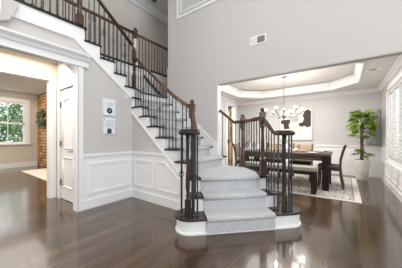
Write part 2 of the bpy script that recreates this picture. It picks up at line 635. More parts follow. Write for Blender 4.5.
struct('wall_dining_right', MB().box(DX, DX + .15, BY + .11, 4.1, 0, 2.98).box(DX, DX + .15, 6.52, 7.83, 0, 2.98)
       .box(DX, DX + .15, 4.1, 6.52, 0, .66).box(DX, DX + .15, 4.1, 6.52, 2.30, 2.98), M['wall_dining'],
       'dining room wall with shuttered windows')

# dining ceiling with an octagonal tray
TX0, TX1, TY0, TY1, CH = -3.02, 0.30, 4.25, 7.08, 0.62


def octo(e):
    x0, x1, y0, y1, c = TX0 - e, TX1 + e, TY0 - e, TY1 + e, CH + e * .6
    return [(x0 + c, y0), (x1 - c, y0), (x1, y0 + c), (x1, y1 - c), (x1 - c, y1), (x0 + c, y1), (x0, y1 - c), (x0, y0 + c)]


lo, up = octo(0.0), octo(-0.12)
mb = MB()
RX0, RX1, RY0, RY1 = -3.577, DX, BY + .11, 7.68
outer = [(lo[0][0], RY0), (lo[1][0], RY0), (RX1, lo[2][1]), (RX1, lo[3][1]), (lo[4][0], RY1), (lo[5][0], RY1), (RX0, lo[6][1]), (RX0, lo[7][1])]
corners = {1: (RX1, RY0), 3: (RX1, RY1), 5: (RX0, RY1), 7: (RX0, RY0)}
vs, fs = [(x, y, 2.6) for x, y in lo] + [(x, y, 2.6) for x, y in outer], []
for i in range(8):
    j = (i + 1) % 8
    if i in corners:
        vs.append((*corners[i], 2.6))
        fs.append((i, j, 8 + j, len(vs) - 1, 8 + i))
    else:
        fs.append((i, j, 8 + j, 8 + i))
mb.add(vs, fs)
vs = [(x, y, 2.82) for x, y in octo(0.02)]
mb.add(vs, [tuple(range(8))])
struct('ceiling_dining', mb, M['ceil'], 'white tray ceiling of the dining room')
mb = MB()
for (a, b, za, zb) in ((lo, up, 2.585, 2.80),):
    vs = [(x, y, za) for x, y in octo(0.015)] + [(x, y, za) for x, y in octo(-.02)] + [(x, y, zb) for x, y in up] + [(x, y, zb + .02) for x, y in octo(0.015)]
    fs = []
    for r in range(3):
        for i in range(8):
            j = (i + 1) % 8
            fs.append((r * 8 + i, r * 8 + j, (r + 1) * 8 + j, (r + 1) * 8 + i))
    mb.add(vs, fs)
struct('trim_1', mb, M['trim'], 'white cove moulding round the tray ceiling')
mb = MB()
crown(mb, (RX0, RY1), (RX1, RY1), (0, -1), 2.6)
crown(mb, (RX1, RY0), (RX1, RY1), (-1, 0), 2.6)
crown(mb, (RX0, RY0), (RX0, RY1), (1, 0), 2.6)
struct('trim_2', mb, M['trim'], 'white crown moulding round the dining room')

# wainscot of the dining room
mb = MB()
mb.box(RX0 + .01, RX1 - .012, 7.668, 7.68, 0, .87)
mb.box(RX0, RX1 - .012, 7.64, 7.68, .86, .905)
mb.box(RX0, RX1 - .012, 7.655, 7.668, 0, .14)
for k in range(6):
    a0 = -3.50 + k * .72
    frame_mould(mb, 'Y', 7.668, a0, a0 + .60, .25, .77, .03, .014, -1)
struct('trim_3', mb, M['trim'], 'white panelled wainscot below the large abstract painting')
mb = MB()
mb.box(RX1 - .012, RX1, RY0, 7.668, 0, .60)
mb.box(RX1 - .012, RX1, 6.62, 7.668, .60, .87)
mb.box(RX1 - .04, RX1, 6.62, 7.64, .86, .905)
mb.box(RX1 - .025, RX1 - .012, RY0, 7.655, 0, .14)
for k in range(5):
    a0 = 3.95 + k * .72
    frame_mould(mb, 'X', RX1 - .012, a0, min(7.5, a0 + .62), .22, .52, .03, .014, -1)
struct('trim_4', mb, M['trim'], 'white panelled wainscot under the shuttered windows')
# window casing on right wall
mb = MB()
for (y0, y1, z0, z1) in ((6.50, 6.60, .60, 2.36), (4.0, 4.12, .60, 2.36), (4.0, 6.60, 2.28, 2.38), (4.0, 6.62, .60, .67)):
    mb.box(RX1 - .03, RX1 + .02, y0, y1, z0, z1)
mb.box(RX1 - .06, RX1, 3.95, 6.64, .575, .61)
w2 = struct('window_2', mb, M['trim'], 'wide dining room window behind plantation shutters')
struct('pane', MB().box(DX + .10, DX + .105, 4.1, 6.52, .66, 2.30), M['glass'], parent=w2)
# shutters
for k in range(4):
    y0 = 4.13 + k * .5925
    y1 = y0 + .585
    sh = thing('plantation_shutter', ['white louvered shutter panel nearest the foyer', 'white louvered shutter panel third from the room corner',
                                      'white louvered shutter panel second from the room corner',
                                      'white louvered shutter panel next to the room corner'][k], 'shutter', (DX, y0, .67), 'shutter panels on the window')
    m1 = MB()
    m1.box(DX - .005, DX + .03, y0, y0 + .05, .67, 2.28).box(DX - .005, DX + .03, y1 - .05, y1, .67, 2.28)
    for zz in (.67, 2.2):
        m1.box(DX - .005, DX + .03, y0 + .05, y1 - .05, zz, zz + .08)
    m1.build('shutter_frame', M['shutter'], sh)
    m2 = MB()
    for i in range(19):
        zc = .79 + i * .0765
        ca, sa = math.cos(.72) * .045, math.sin(.72) * .045
        m2.add([(DX + .012 - ca, yy, zc - sa + t) for yy in (y0 + .05, y1 - .05) for t in (-.004, .004)] +
               [(DX + .012 + ca, yy, zc + sa + t) for yy in (y0 + .05, y1 - .05) for t in (-.004, .004)],
               [(0, 1, 3, 2), (4, 6, 7, 5), (0, 4, 5, 1), (2, 3, 7, 6), (1, 5, 7, 3), (0, 2, 6, 4)])
    m2.build('louvers', M['shutter'], sh)
    MB().box(DX - .036, DX - .026, (y0 + y1) / 2 - .006, (y0 + y1) / 2 + .006, .8, 2.15).build('tilt_rod', M['trim'], sh)

# cased opening to dining, header soffit strip with its shade in the colour
mb = MB()
mb.box(-2.146, -2.126, BY, BY + .11, 0, 2.293)
struct('trim_5', mb, M['trim'], 'white jamb of the dining room opening beside the stair')
struct('trim_6', MB().box(-2.126, .72, BY - .006, BY + .115, 2.268, 2.293), M['strip'], 'thin strip coloured grey for the shaded soffit of the dining room header')
# cased doorway to kitchen
mb = MB()
for y0, y1, z0, z1 in ((6.50, 6.62, 0, 2.37), (7.25, 7.37, 0, 2.37), (6.50, 7.37, 2.37, 2.49)):
    mb.box(-3.577, -3.555, y0, y1, z0, z1)
mb.box(-3.72, -3.577, 6.62, 6.632, 0, 2.37).box(-3.72, -3.577, 7.238, 7.25, 0, 2.37)
struct('trim_7', mb, M['trim'], 'white casing round the kitchen doorway')
struct('wall_kitchen', MB().box(-6.6, -6.45, 5.35, 9.9, 0, 2.7).box(-6.6, -3.72, 9.8, 9.95, 0, 2.7).box(-6.6, -3.72, 5.36, 5.5, 0, 2.7)
       .box(-3.72, -3.6, 7.84, 9.95, 0, 2.7), M['wall_warm'], 'warm kitchen wall beyond the dining doorway')
struct('ceiling_kitchen', MB().box(-6.6, -3.6, 5.36, 9.95, 2.7, 2.75), M['ceil'], 'kitchen ceiling beyond the dining doorway')
struct('floor_kitchen', MB().box(-6.6, -3.6, 8.0, 9.95, -0.1, 0), M['floor'], 'kitchen end of the hardwood floor')

# picture-frame moulding high on the tall wall
mb = MB()
frame_mould(mb, 'Y', BY, -3.27, 2.9, 4.005, 5.3, .055, .022, -1)
frame_mould(mb, 'Y', BY, -3.16, 2.79, 4.115, 5.19, .03, .016, -1)
struct('trim_8', mb, M['trim'], 'white double panel moulding high on the tall wall')

# panelled wall left: wainscot, opening, entablature
mb = MB()
mb.box(WX, WX + .01, 1.40, SY - .012, 0, .87)
mb.box(WX, WX + .035, 1.47, SY - .03, .865, .905)
mb.box(WX + .01, WX + .024, 1.47, SY - .012, 0, .15)
frame_mould(mb, 'X', WX + .01, 1.57, 2.33, .24, .755, .035, .014, 1)
struct('trim_9', mb, M['trim'], 'white wainscot panel below the two prints')
mb = MB()
mb.box(WX, WX + .028, 1.395, 1.475, 0, 2.33)
mb.box(WX - .13, WX + .028, 1.385, 1.40, 0, 2.33)
mb.prism([(1.385, 2.33), (1.385, 2.16)] + [(1.385 - .17 * (1 - math.cos(a)), 2.16 + .17 * math.sin(a)) for a in (.3, .6, .9, 1.2, PI / 2)], WX - .13, WX, 'X')
struct('trim_10', mb, M['trim'], 'white casing at the edge of the side hall opening')
mb = MB()
prof = [(WX, 2.32), (WX + .045, 2.32), (WX + .045, 2.345), (WX + .03, 2.35), (WX + .03, 2.41), (WX + .06, 2.425), (WX + .075, 2.455),
        (WX + .12, 2.49), (WX + .125, 2.52), (WX, 2.535)]
mb.prism([(a, b) for a, b in prof], -3.4, 1.50, 'Y')
mb.prism([(a - (a - WX) * .35, b) for a, b in prof], 1.50, 1.56, 'Y')
struct('trim_11', mb, M['trim'], 'white crown entablature over the side hall opening')

# wall under the main flight: wainscot
mb = MB()
mb.prism([(WX, 0), (-2.03, 0), (-2.03, .5), (-2.49, .87), (WX, .87)], SY - .01, SY, 'Y')
mb.box(WX, -2.50, SY - .035, SY, .865, .905)
mb.box(WX + .01, -2.03, SY - .024, SY - .01, 0, .15)
frame_mould(mb, 'Y', SY - .01, -3.36, -2.80, .24, .755, .032, .014, -1)
ring(mb, [(-2.70, .24), (-2.16, .24), (-2.16, .50), (-2.50, .755), (-2.70, .755)], .032, SY - .024, SY - .01)
struct('trim_12', mb, M['trim'], 'white wainscot panels under the main stair flight')

# vestibule
VX = -4.65
struct('wall_vestibule', MB().box(VX - .12, VX, 1.392, 1.62, 0, 2.66).box(VX - .12, VX, -3.4, 1.392, 2.30, 2.66)
       .box(VX - .12, VX, -3.4, -.9, 0, 2.66).box(VX, -4.46, 1.505, 1.62, 0, 2.66).box(-3.78, WX - .12, 1.505, 1.62, 0, 2.66)
       .box(-4.46, -3.78, 1.505, 1.62, 2.10, 2.66).box(VX, WX - .12, -1.6, -1.5, 0, 2.66), M['wall_warm'], 'warm beige side hall walls')
struct('ceiling_vestibule', MB().box(VX - .12, WX - .12, -3.4, 1.62, 2.66, 2.74), M['ceil'], 'side hall ceiling')
mb = MB()
mb.box(VX, VX + .025, 1.392, 1.49, 0, 2.41).box(VX, VX + .025, -.9, 1.392, 2.30, 2.41)
mb.box(VX - .13, VX + .025, 1.378, 1.392, 0, 2.30).box(VX - .13, VX + .025, -.9, 1.378, 2.285, 2.30)
struct('trim_13', mb, M['trim'], 'white casing round the living room opening')
mb = MB()
mb.box(-4.555, -4.46, 1.48, 1.505, 0, 2.20).box(-3.78, -3.69, 1.48, 1.505, 0, 2.20).box(-4.46, -3.78, 1.48, 1.505, 2.10, 2.20)
struct('trim_14', mb, M['trim'], 'white casing round the closet door')
# closet door
dr = struct('door_1', MB().box(-4.45, -3.79, 1.515, 1.555, .012, 2.085), M['trim'], 'white two panel closet door with an arched upper panel')
mb = MB()
arch = [(-4.35, .98), (-3.89, .98), (-3.89, 1.80)] + [(-4.12 + .23 * math.cos(a), 1.80 + .10 * math.sin(a)) for a in (.4, .8, 1.2, PI / 2, 1.94, 2.34, 2.74)] + [(-4.35, 1.80)]
for i in range(len(arch)):
    a, b = arch[i], arch[(i + 1) % len(arch)]
    mb.tube([(a[0], 1.513, a[1]), (b[0], 1.513, b[1])], .016, 6)
arch2 = [(-4.35, .25), (-3.89, .25), (-3.89, .80), (-4.35, .80)]
for i in range(4):
    a, b = arch2[i], arch2[(i + 1) % 4]
    mb.tube([(a[0], 1.513, a[1]), (b[0], 1.513, b[1])], .016, 6)
mb.build('panel_moulding', M['trim'], dr)
for zc in (.316, 1.062, 1.81):
    MB().box(-4.475, -4.44, 1.497, 1.515, zc - .055, zc + .055).build('hinge', M['hinge'], dr)
mb = MB()
mb.tube([(-3.86, 1.515, .93), (-3.86, 1.46, .93), (-3.96, 1.455, .93)], .011, 8)
mb.lathe([(.028, 0), (.028, .012)], 0, 0, 12)
for i in range(len(mb.v) - 24, len(mb.v)):
    x, y, z = mb.v[i]
    mb.v[i] = (-3.86 + x, 1.515 - z, .93 + y)
mb.build('lever_handle', M['nickel'], dr)

# living room
LX = -10.3
struct('wall_living', MB().box(LX - .15, LX, 2.30, 2.66, 0, 2.95).box(LX - .15, LX, -3.4, .0, 0, 2.95)
       .box(LX - .15, LX, 0, 2.30, 0, .92).box(LX - .15, LX, 0, 2.30, 2.57, 2.95).box(-10.45, VX - .12, -3.55, -3.4, 0, 2.95)
       .box(-7.9, VX - .12, 2.66, 2.8, 0, 2.95).box(VX - .12, VX - .05, -3.4, 2.8, 2.66, 2.95), M['wall_warm'], 'beige living room walls beyond the side hall')
struct('ceiling_living', MB().box(-10.45, VX - .05, -3.55, 2.8, 2.90, 2.97), M['ceil'], 'white living room ceiling')
mb = MB()
crown(mb, (LX, -3.4), (LX, 2.66), (1, 0), 2.90, .13, .10)
struct('trim_15', mb, M['trim'], 'white crown moulding in the living room')
struct('baseboard_left', MB().box(LX, LX + .018, -3.4, 2.64, 0, .17), M['trim'], 'white baseboard under the living room window')
# living room window
mb = MB()
for y0, y1, z0, z1 in ((2.25, 2.40, .93, 2.52), (-.1, .05, .93, 2.52), (-.1, 2.40, 2.52, 2.66), (-.1, 2.42, .86, .93), (1.12, 1.28, .93, 2.52)):
    mb.box(LX - .03, LX + .03, y0, y1, z0, z1)
mb.box(LX, LX + .08, -.12, 2.44, .885, .92)
wn = struct('window_1', mb, M['trim'], 'white double hung living room window with trees outside')
for y0, y1 in ((.05, 1.12), (1.28, 2.25)):
    sm = MB()
    for z0, z1 in ((.93, .99), (1.68, 1.74), (2.46, 2.52)):
        sm.box(LX - .05, LX - .01, y0, y1, z0, z1)
    for yy in (y0, y1 - .05):
        sm.box(LX - .05, LX - .01, yy, yy + .05, .99, 2.46)
    ym = (y0 + y1) / 2
    sm.box(LX - .04, LX - .02, ym - .012, ym + .012, .99, 2.46)
    s = sm.build('sash', M['trim'], wn)
    MB().box(LX - .031, LX - .028, y0, y1, .93, 2.52).build('pane', M['glass'], s)

# upper hall crown, landing edge, upper hall edge
mb = MB()
crown(mb, (-5.28, -3.4), (-5.28, 5.2), (1, 0), 5.5, .20, .16)
struct('trim_16', mb, M['trim'], 'white crown moulding in the upper hall')
mb = MB()
mb.box(WX - .02, WX + .016, -3.4, 1.49, 2.73, 2.945)
mb.box(WX + .016, WX + .028, -3.4, 1.27, 2.73, 2.755)
struct('trim_17', mb, M['trim'], 'white fascia under the upper landing edge')
struct('trim_18', MB().box(WX - .12, WX + .035, -3.4, 1.525, 2.945, 2.98), M['tread'], 'dark wood nosing along the upper landing')
struct('trim_19', MB().box(-4.33, -4.225, 1.50, 5.19, 2.945, 2.985), M['tread'], 'dark wood edge along the upper hall floor')
# corbel where the landing meets the crown of the next opening
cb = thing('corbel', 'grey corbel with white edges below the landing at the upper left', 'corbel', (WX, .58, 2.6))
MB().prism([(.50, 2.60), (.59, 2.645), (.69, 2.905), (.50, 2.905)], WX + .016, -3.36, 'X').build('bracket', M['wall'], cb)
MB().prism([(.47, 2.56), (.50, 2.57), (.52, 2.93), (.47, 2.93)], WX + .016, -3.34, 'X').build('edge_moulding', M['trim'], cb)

# ------------------------------------------------------------------ staircase
st = thing('staircase', 'staircase with dark wood treads, white risers and a grey carpet runner', 'staircase', (-1.4, 2.2, 0))


def bull(e, z0, z1, mb):
    r, uc = .21 + e, 2.57
    pts = []
    for i in range(13):
        a = PI / 2 + PI * i / 12          # from +u round the left end to -u
        pts.append((.27 + r * math.cos(a), uc + r * math.sin(a)))
    for i in range(13):
        a = -PI / 2 + PI * i / 12
        pts.append((1.61 + r * math.cos(a), uc + r * math.sin(a)))
    mb.prism([nu(*p) for p in pts], z0, z1, 'Z')
    return mb


# 45 degree flight
bull(-.03, .0, Z[1] - .03, bull(-.012, 0, .022, MB())).build('riser', M['trim'], st)
bull(0, Z[1] - .03, Z[1], MB()).build('tread', M['tread'], st, .008, 'rounded dark wood starting tread')


def quad_nu(n0, n1, u0, u1):
    return [nu(n0, u0), nu(n1, u0), nu(n1, u1), nu(n0, u1)]


MB().prism(quad_nu(.30, 1.51, 2.62, 2.86), Z[1], Z[2] - .03).build('riser', M['trim'], st)
MB().prism(quad_nu(.265, 1.545, 2.595, 2.86), Z[2] - .03, Z[2]).build('tread', M['tread'], st, .006)
# landing at the third tread
L3 = [nu(.265, 2.82), nu(1.50, 2.82), nu(1.50, 3.70), (-1.62, BY + .16), (-2.10, BY + .16), (-2.10, BY - .012), (-2.02, BY - .012), (-2.02, 2.385)]
MB().prism(L3, Z[3] - .03, Z[3]).build('tread', M['tread'], st, .006, 'dark wood landing under the carpet at the turn')
L3i = [nu(.30, 2.85), nu(1.47, 2.85), nu(1.47, 3.66), (-1.64, BY + .13), (-2.10, BY + .13), (-2.10, BY - .012), (-2.03, BY - .012), (-2.03, 2.405)]
MB().prism(L3i, Z[2] if False else 0.0, Z[3] - .03).build('riser', M['trim'], st)
# main flight
for k in range(4, 11):
    x1 = NX[k]
    x0 = NX[k + 1] - .03
    yb = BY + .16 if k == 4 else BY - .015
    t = MB().box(x0, x1, 2.372, BY - .014, Z[k] - .03, Z[k])
    if k == 4:
        t.box(-2.12, x1, BY - .014, BY + .16, Z[k] - .03, Z[k])
    t.build('tread', M['tread'], st, .006)
    rz = MB().box(x1 - .045, x1 - .025, SY, BY - .014, Z[k - 1], Z[k] - .03)
    if k == 4:
        rz.box(-2.12, x1 - .025, BY - .014, BY + .13, Z[3], Z[4] - .03)
    rz.build('riser', M['trim'], st)
# winder / corner landing and upper flight
MB().prism([(-3.42, 2.22), (-3.42, 2.49), (NX[11], 2.80), (NX[11], BY - .014), (-3.59, BY - .014), (-3.59, 4.6), (-4.24, 4.6), (-4.24, 2.22)],
           Z[11] - .03, Z[11]).build('tread', M['tread'], st, .005, 'dark wood corner landing')
MB().prism([(-3.45, 2.25), (-3.45, 2.47), (NX[11] - .03, 2.80), (NX[11] - .03, BY - .014), (-3.60, BY - .014), (-3.60, 4.58), (-4.24, 4.58), (-4.24, 2.25)],
           Z[10] - .03, Z[11] - .03).build('riser', M['trim'], st)
for k in range(12, 15):
    MB().box(-4.24, -3.42, NYY[k + 1] - .03, NYY[k], Z[k] - .03, Z[k]).build('tread', M['tread'], st, .006)
    MB().box(-4.24, -3.45, NYY[k] - .045, NYY[k] - .025, Z[k - 1], Z[k] - .03).build('riser', M['trim'], st)
MB().box(-4.24, -3.45, NYY[15] - .03, NYY[15] - .012, Z[14], Z[15] - .04).build('riser', M['trim'], st)
# stringers with a stepped top


def low_main(x):
    return 1.67 - .845 * (x + 3.46)


mb = MB()
for k in range(4, 11):
    xa, xb = max(NX[k + 1] - .03, WX), NX[k] - .028
    la, lb = max(0.0, low_main(xa)), max(0.0, low_main(xb))
    mb.prism([(xa, la), (xb, lb), (xb, Z[k] - .03), (xa, Z[k] - .03)], SY - .016, SY, 'Y')
mb.prism([(WX, low_main(WX)), (-2.03, low_main(-2.03)), (-2.03, low_main(-2.03) + .045), (WX, low_main(WX) + .045)], SY - .026, SY - .016, 'Y')
mb.build('stringer', M['trim'], st)


def low_up(y):
    return 2.768 - .765 * (y - 1.287)


mb = MB()
for k in range(11, 15):
    ya, yb = NYY[k + 1] - .03, min(NYY[k] - .028, SY)
    mb.prism([(ya, low_up(ya)), (yb, low_up(yb)), (yb, Z[k] - .03), (ya, Z[k] - .03)], WX, WX + .014, 'X')
mb.prism([(1.27, 2.78), (1.49, low_up(1.49)), (1.49, 2.78)], WX, WX + .014, 'X')
mb.prism([(1.30, low_up(1.30)), (SY, low_up(SY)), (SY, low_up(SY) + .045), (1.30, low_up(1.30) + .045)], WX + .014, WX + .024, 'X')
mb.build('stringer', M['trim'], st)
# skirt board on the tall wall


def nose(x):
    return Z[5] + RISE / RUN * (NX[5] - x)


mb = MB()
mb.prism([(-2.20, .62), (-2.14, .62), (-2.14, nose(-2.207) + .13), (-2.207, nose(-2.207) + .13), (-3.57, nose(-3.57) + .13), (-3.57, nose(-3.57) - .3)], BY - .014, BY, 'Y')
mb.prism([(-2.207, nose(-2.207) + .13), (-2.207, nose(-2.207) + .10), (-3.57, nose(-3.57) + .10), (-3.57, nose(-3.57) + .13)], BY - .028, BY - .014, 'Y')
mb.build('skirt_board', M['trim'], st)
# carpet runner
mb = MB(nuz)
n0, n1, T = .45, 1.34, .014
us = {1: 2.36, 2: 2.595, 3: 2.82}
for k in (1, 2, 3):
    ur = us[k] + .03
    mb.box(n0, n1, ur - .016 - (.014 if k == 1 else 0), ur + .004, Z[k - 1] + (0.022 if k == 1 else T), Z[k] - .02)
    if k < 3:
        mb.box(n0, n1, us[k] + .01, us[k + 1] + .034, Z[k], Z[k] + T)
    # rolled nosing
    pr = [(us[k] + .022 + .036 * math.cos(a), Z[k] - .022 + .036 * math.sin(a)) for a in [PI / 2 + i * PI / 8 for i in range(10)]]
    n = len(pr)
    mb.add([(n0, a, b) for a, b in pr] + [(n1, a, b) for a, b in pr],
           [tuple(range(n))[::-1], tuple(range(n, 2 * n))])
    o = len(mb.v) - 2 * n
    for i in range(n):
        j = (i + 1) % n
        mb.f.append((o + i, o + j, o + n + j, o + n + i))
        mb.s.append(i < n - 1)
mb.xf = None
mb.prism([nu(n0, 2.835), nu(n1, 2.835), nu(n1, 2.90), (-1.19, 3.20), (-1.36, 3.37), (-1.60, 3.58), (-2.03, 3.58), (-2.03, 2.58)], Z[3], Z[3] + T, 'Z')
for k in range(4, 11):
    xn = NX[k]
    y0, y1 = 2.575, (3.50 if k == 4 else 3.40)
    mb.box(xn - .028, xn - .012, y0, y1, Z[k - 1] + T, Z[k] - .02)
    mb.box(NX[k + 1] - .025, xn - .01, y0, y1, Z[k], Z[k] + T)
    pr = [(xn - .022 + .036 * math.cos(a), Z[k] - .022 + .036 * math.sin(a)) for a in [PI / 2 - i * PI / 8 for i in range(10)]]
    n = len(pr)
    mb.add([(a, y0, b) for a, b in pr] + [(a, y1, b) for a, b in pr], [tuple(range(n))[::-1], tuple(range(n, 2 * n))])
    o = len(mb.v) - 2 * n
    for i in range(n):
        j = (i + 1) % n
        mb.f.append((o + i, o + j, o + n + j, o + n + i))
        mb.s.append(i < n - 1)
mb.prism([(-3.66, 2.80), (-3.66, 3.44), (-4.1, 3.44), (-4.1, 2.3), (-3.6, 2.3)], Z[11], Z[11] + T, 'Z')
mb.build('carpet_runner', M['carpet'], st)

# ------------------------------------------------------------------ balustrades
RAIL = [(-.030, -.028), (-.020, -.034), (.020, -.034), (.030, -.028), (.034, -.008), (.028, .014), (.014, .026), (-.014, .026), (-.028, .014), (-.034, -.008)]


def baluster(parent, x, y, z0, z1, style, mat, r=.0066):
    mb = MB()
    s = [r * math.sqrt(2) * .9] * 2
    if style == 2:            # twisted bar
        pts, n = [], 14
        vs, fs = [], []
        for i in range(n + 1):
            h = z0 + (z1 - z0) * i / n
            tw = 0 if i < 3 or i > n - 3 else (i - 3) * .55
            for q in range(4):
                a = PI / 4 + q * PI / 2 + tw
                vs.append((x + r * 1.35 * math.cos(a), y + r * 1.35 * math.sin(a), h))
        for i in range(n):
            for q in range(4):
                j = (q + 1) % 4
                fs.append((i * 4 + q, i * 4 + j, i * 4 + 4 + j, i * 4 + 4 + q))
        mb.add(vs, fs)
    else:
        mb.box(x - r, x + r, y - r, y + r, z0, z1)
    mb.lathe([(.019, 0), (.019, .012), (.013, .022), (.009, .03)], x, y, 8, z0)
    o = mb.build('baluster', mat, parent)
    if style == 1:
        bk = MB()
        zc = z0 + (z1 - z0) * .52
        for q in range(4):
            a = q * PI / 2
            bk.tube([(x + .033 * math.sin(t * PI) * math.cos(a + t * 2), y + .033 * math.sin(t * PI) * math.sin(a + t * 2), zc - .05 + .10 * t) for t in (0, .25, .5, .75, 1)], .0045, 5)
        bk.lathe([(.014, 0), (.014, .016)], x, y, 8, zc - .062)
        bk.lathe([(.014, 0), (.014, .016)], x, y, 8, zc + .046)
        bk.build('basket', mat, o)
    return o


def newel(parent, x, y, z0, zr, mat=None, w=.036, base=.24, shaft_mat=None, rot=0.0):
    """turned newel post: square base, turned shaft, square block at the rail, finial"""
    mat = mat or M['wood_dark']

    def sq(mb, h0, h1, ww):
        c, s = math.cos(rot), math.sin(rot)
        mb.prism([(x + a * c - b * s, y + a * s + b * c) for a, b in ((-ww, -ww), (ww, -ww), (ww, ww), (-ww, ww))], h0, h1)
    mb = MB()
    sq(mb, z0, z0 + base, w)
    L = zr - .15 - (z0 + base)
    pr = [(w * .98, 0), (w * .98, .015), (w * .62, .03), (w * .95, .055), (w * .55, .08), (w * .80, .16 * L + .08), (w * .86, .34 * L), (w * .58, .8 * L),
          (w * .5, L - .07), (w * .8, L - .055), (w * .55, L - .035), (w * .95, L - .012), (w * .95, L)]
    mb.lathe(pr, x, y, 12, z0 + base)
    o = mb.build('newel_post', shaft_mat or mat, parent)
    cp = MB()
    sq(cp, zr - .15, zr + .055, w)
    sq(cp, zr + .055, zr + .068, w * 1.2)
    cp.lathe([(w * .7, 0), (w * .6, .010), (w * .95, .024), (w * .9, .05), (w * .55, .064), (.002, .07)], x, y, 12, zr + .068)
    cp.build('finial_block', mat, o)
    return o


def rail_between(path, z_at):
    pass


# --- main front balustrade: landing newel > corner newel > foot newel > volute
fb = thing('stair_balustrade', 'long balustrade down the open side of the stair, dark iron balusters', 'balustrade', (-2.4, 2.43, .6))
FX, FY = WX + .022, 2.43
Apt = (-1.945, 2.44)
Dpt = (FX, FY)
Fpt = (FX, 1.42)
newel(fb, *Dpt, Z[11], 2.86, w=.031)
newel(fb, *Apt, Z[3], 1.645)
newel(fb, *Fpt, 2.98, 3.84, M['wood_dark'], .045, .16)


def rz_main(x):
    pts = [(-1.945, 1.645), (-2.35, 1.90), (-3.43, 2.80)]
    for (xa, za), (xb, zb) in zip(pts, pts[1:]):
        if x >= xb:
            return za + (zb - za) * (x - xa) / (xb - xa)
    return pts[-1][1]


def rz_up(y):
    return 3.0 + .80 * (2.42 - y)


MB().sweep([(-1.985, 2.44, 1.665), (-2.35, 2.432, 1.90), (-3.385, 2.43, 2.765)], RAIL, True).build('handrail', M['wood'], fb)
MB().sweep([(FX, 2.385, rz_up(2.385)), (FX, 1.465, rz_up(1.465))], RAIL, True).build('handrail', M['wood_dark'], fb)
i = 0
for k in range(5, 11):
    for j in range(3):
        x = NX[k] - .045 - j * RUN / 3
        if x < FX + .05:
            continue
        baluster(fb, x, FY, Z[k], rz_main(x) - .03, (0, 2, 1)[i % 3] if i % 6 != 2 else 2, M['iron'])
        i += 1
baluster(fb, -2.06, 2.435, Z[4], rz_main(-2.06) - .03, 2, M['iron'])
baluster(fb, -2.14, 2.435, Z[4], rz_main(-2.14) - .03, 0, M['iron'])
for k in range(12, 15):
    for j in range(3):
        y = NYY[k] - .045 - j * .083
        if y < 1.48:
            continue
        baluster(fb, FX, y, Z[k], rz_up(y) - .03, 1 if (k + j) % 3 == 0 else (2 if (k + j) % 3 == 1 else 0), M['iron'])
baluster(fb, FX, 2.31, Z[11], rz_up(2.31) - .03, 0, M['iron'])
# from foot newel down to the left volute
Lc = (-1.585, 1.925)
zv = 1.252


def volute(parent, c, z, start, sgn, mats):
    """disc scroll at the end of the rail; start = angle where the rail comes in"""
    mb = MB()
    mb.lathe([(.085, -.034), (.125, -.030), (.136, -.010), (.130, .012), (.112, .024), (.05, .028), (.002, .028)], c[0], c[1], 24, z)
    v = mb.build('volute', mats[0], parent)
    sp = MB()
    pts = []
    for t in range(28):
        a = start + sgn * t * .36
        r = .128 - .0038 * t
        pts.append((c[0] + r * math.cos(a), c[1] + r * math.sin(a), z + .024))
    sp.tube(pts, .011, 6)
    sp.build('scroll_bead', mats[0], v)
    return v


def volute_newel(parent, c, z0, z1):
    mb = MB()
    w = .028
    mb.box(c[0] - w, c[0] + w, c[1] - w, c[1] + w, z0, z0 + .20)
    L = z1 - z0 - .20
    mb.lathe([(w * .98, 0), (w * .98, .014), (w * .6, .03), (w * .98, .055), (w * .6, .085), (w * .95, .15), (w * .98, .26), (w * .62, .42), (w * .68, .6), (w * .58, L - .12), (w * .9, L - .1), (w * .62, L - .07), (w * .95, L - .03), (w * 1.15, L)],
             c[0], c[1], 14, z0 + .20)
    return mb.build('newel_post', M['newel_black'], parent)


volute(fb, Lc, zv, .4, -1, [M['tread']])
volute_newel(fb, (Lc[0] - .012, Lc[1] - .009), Z[1], zv - .034)
MB().sweep([(Apt[0] + .03, Apt[1] - .03, 1.60), (-1.86, 2.355, 1.55), (-1.62, 2.115, 1.30), (-1.565, 2.06, zv), (-1.50, 1.99, zv)], RAIL, True).build('handrail', M['wood'], fb)
for q, (dx, dy, s) in enumerate(((-.076, -.062, 1), (.052, .038, 2), (.090, .066, 2), (-.02, .095, 0))):
    baluster(fb, Lc[0] + dx * .95, Lc[1] + dy * .95, Z[1], zv - .03, s, M['iron'], .0085)
baluster(fb, -1.70, 2.185, Z[2], 1.36, 2, M['iron'])
baluster(fb, -1.63, 2.115, Z[2], 1.28, 0, M['iron'])
baluster(fb, -1.85, 2.345, Z[3], 1.51, 0, M['iron'])
baluster(fb, -1.79, 2.285, Z[3], 1.45, 2, M['iron'])

# --- right balustrade: wall end > turn post > post > volute
rb = thing('stair_balustrade', 'short balustrade on the dining side of the stair foot with three posts', 'balustrade', (-1.2, 3.1, .6))
Bpt = (-1.02, 3.01)
Cpt = (-1.61, 3.60)
Rc = (-.665, 2.85)
newel(rb, *Bpt, Z[3], 1.50, rot=PI / 4)
newel(rb, *Cpt, Z[3], 1.50, M['wood'], .039, rot=PI / 4)
volute(rb, Rc, 1.247, PI, 1, [M['tread']])
volute_newel(rb, Rc, Z[1], 1.213)
MB().sweep([(-2.115, 3.60, 1.742), (-1.80, 3.60, 1.49), (-1.66, 3.60, 1.49)], RAIL, True).build('handrail', M['wood'], rb)
MB().sweep([(-1.575, 3.565, 1.49), (-1.05, 3.04, 1.49)], RAIL, True).build('handrail', M['wood'], rb)
MB().sweep([(-.99, 2.98, 1.47), (-.95, 2.94, 1.44), (-.80, 2.80, 1.275), (-.76, 2.765, 1.247), (-.70, 2.745, 1.247)], RAIL, True).build('handrail', M['wood'], rb)
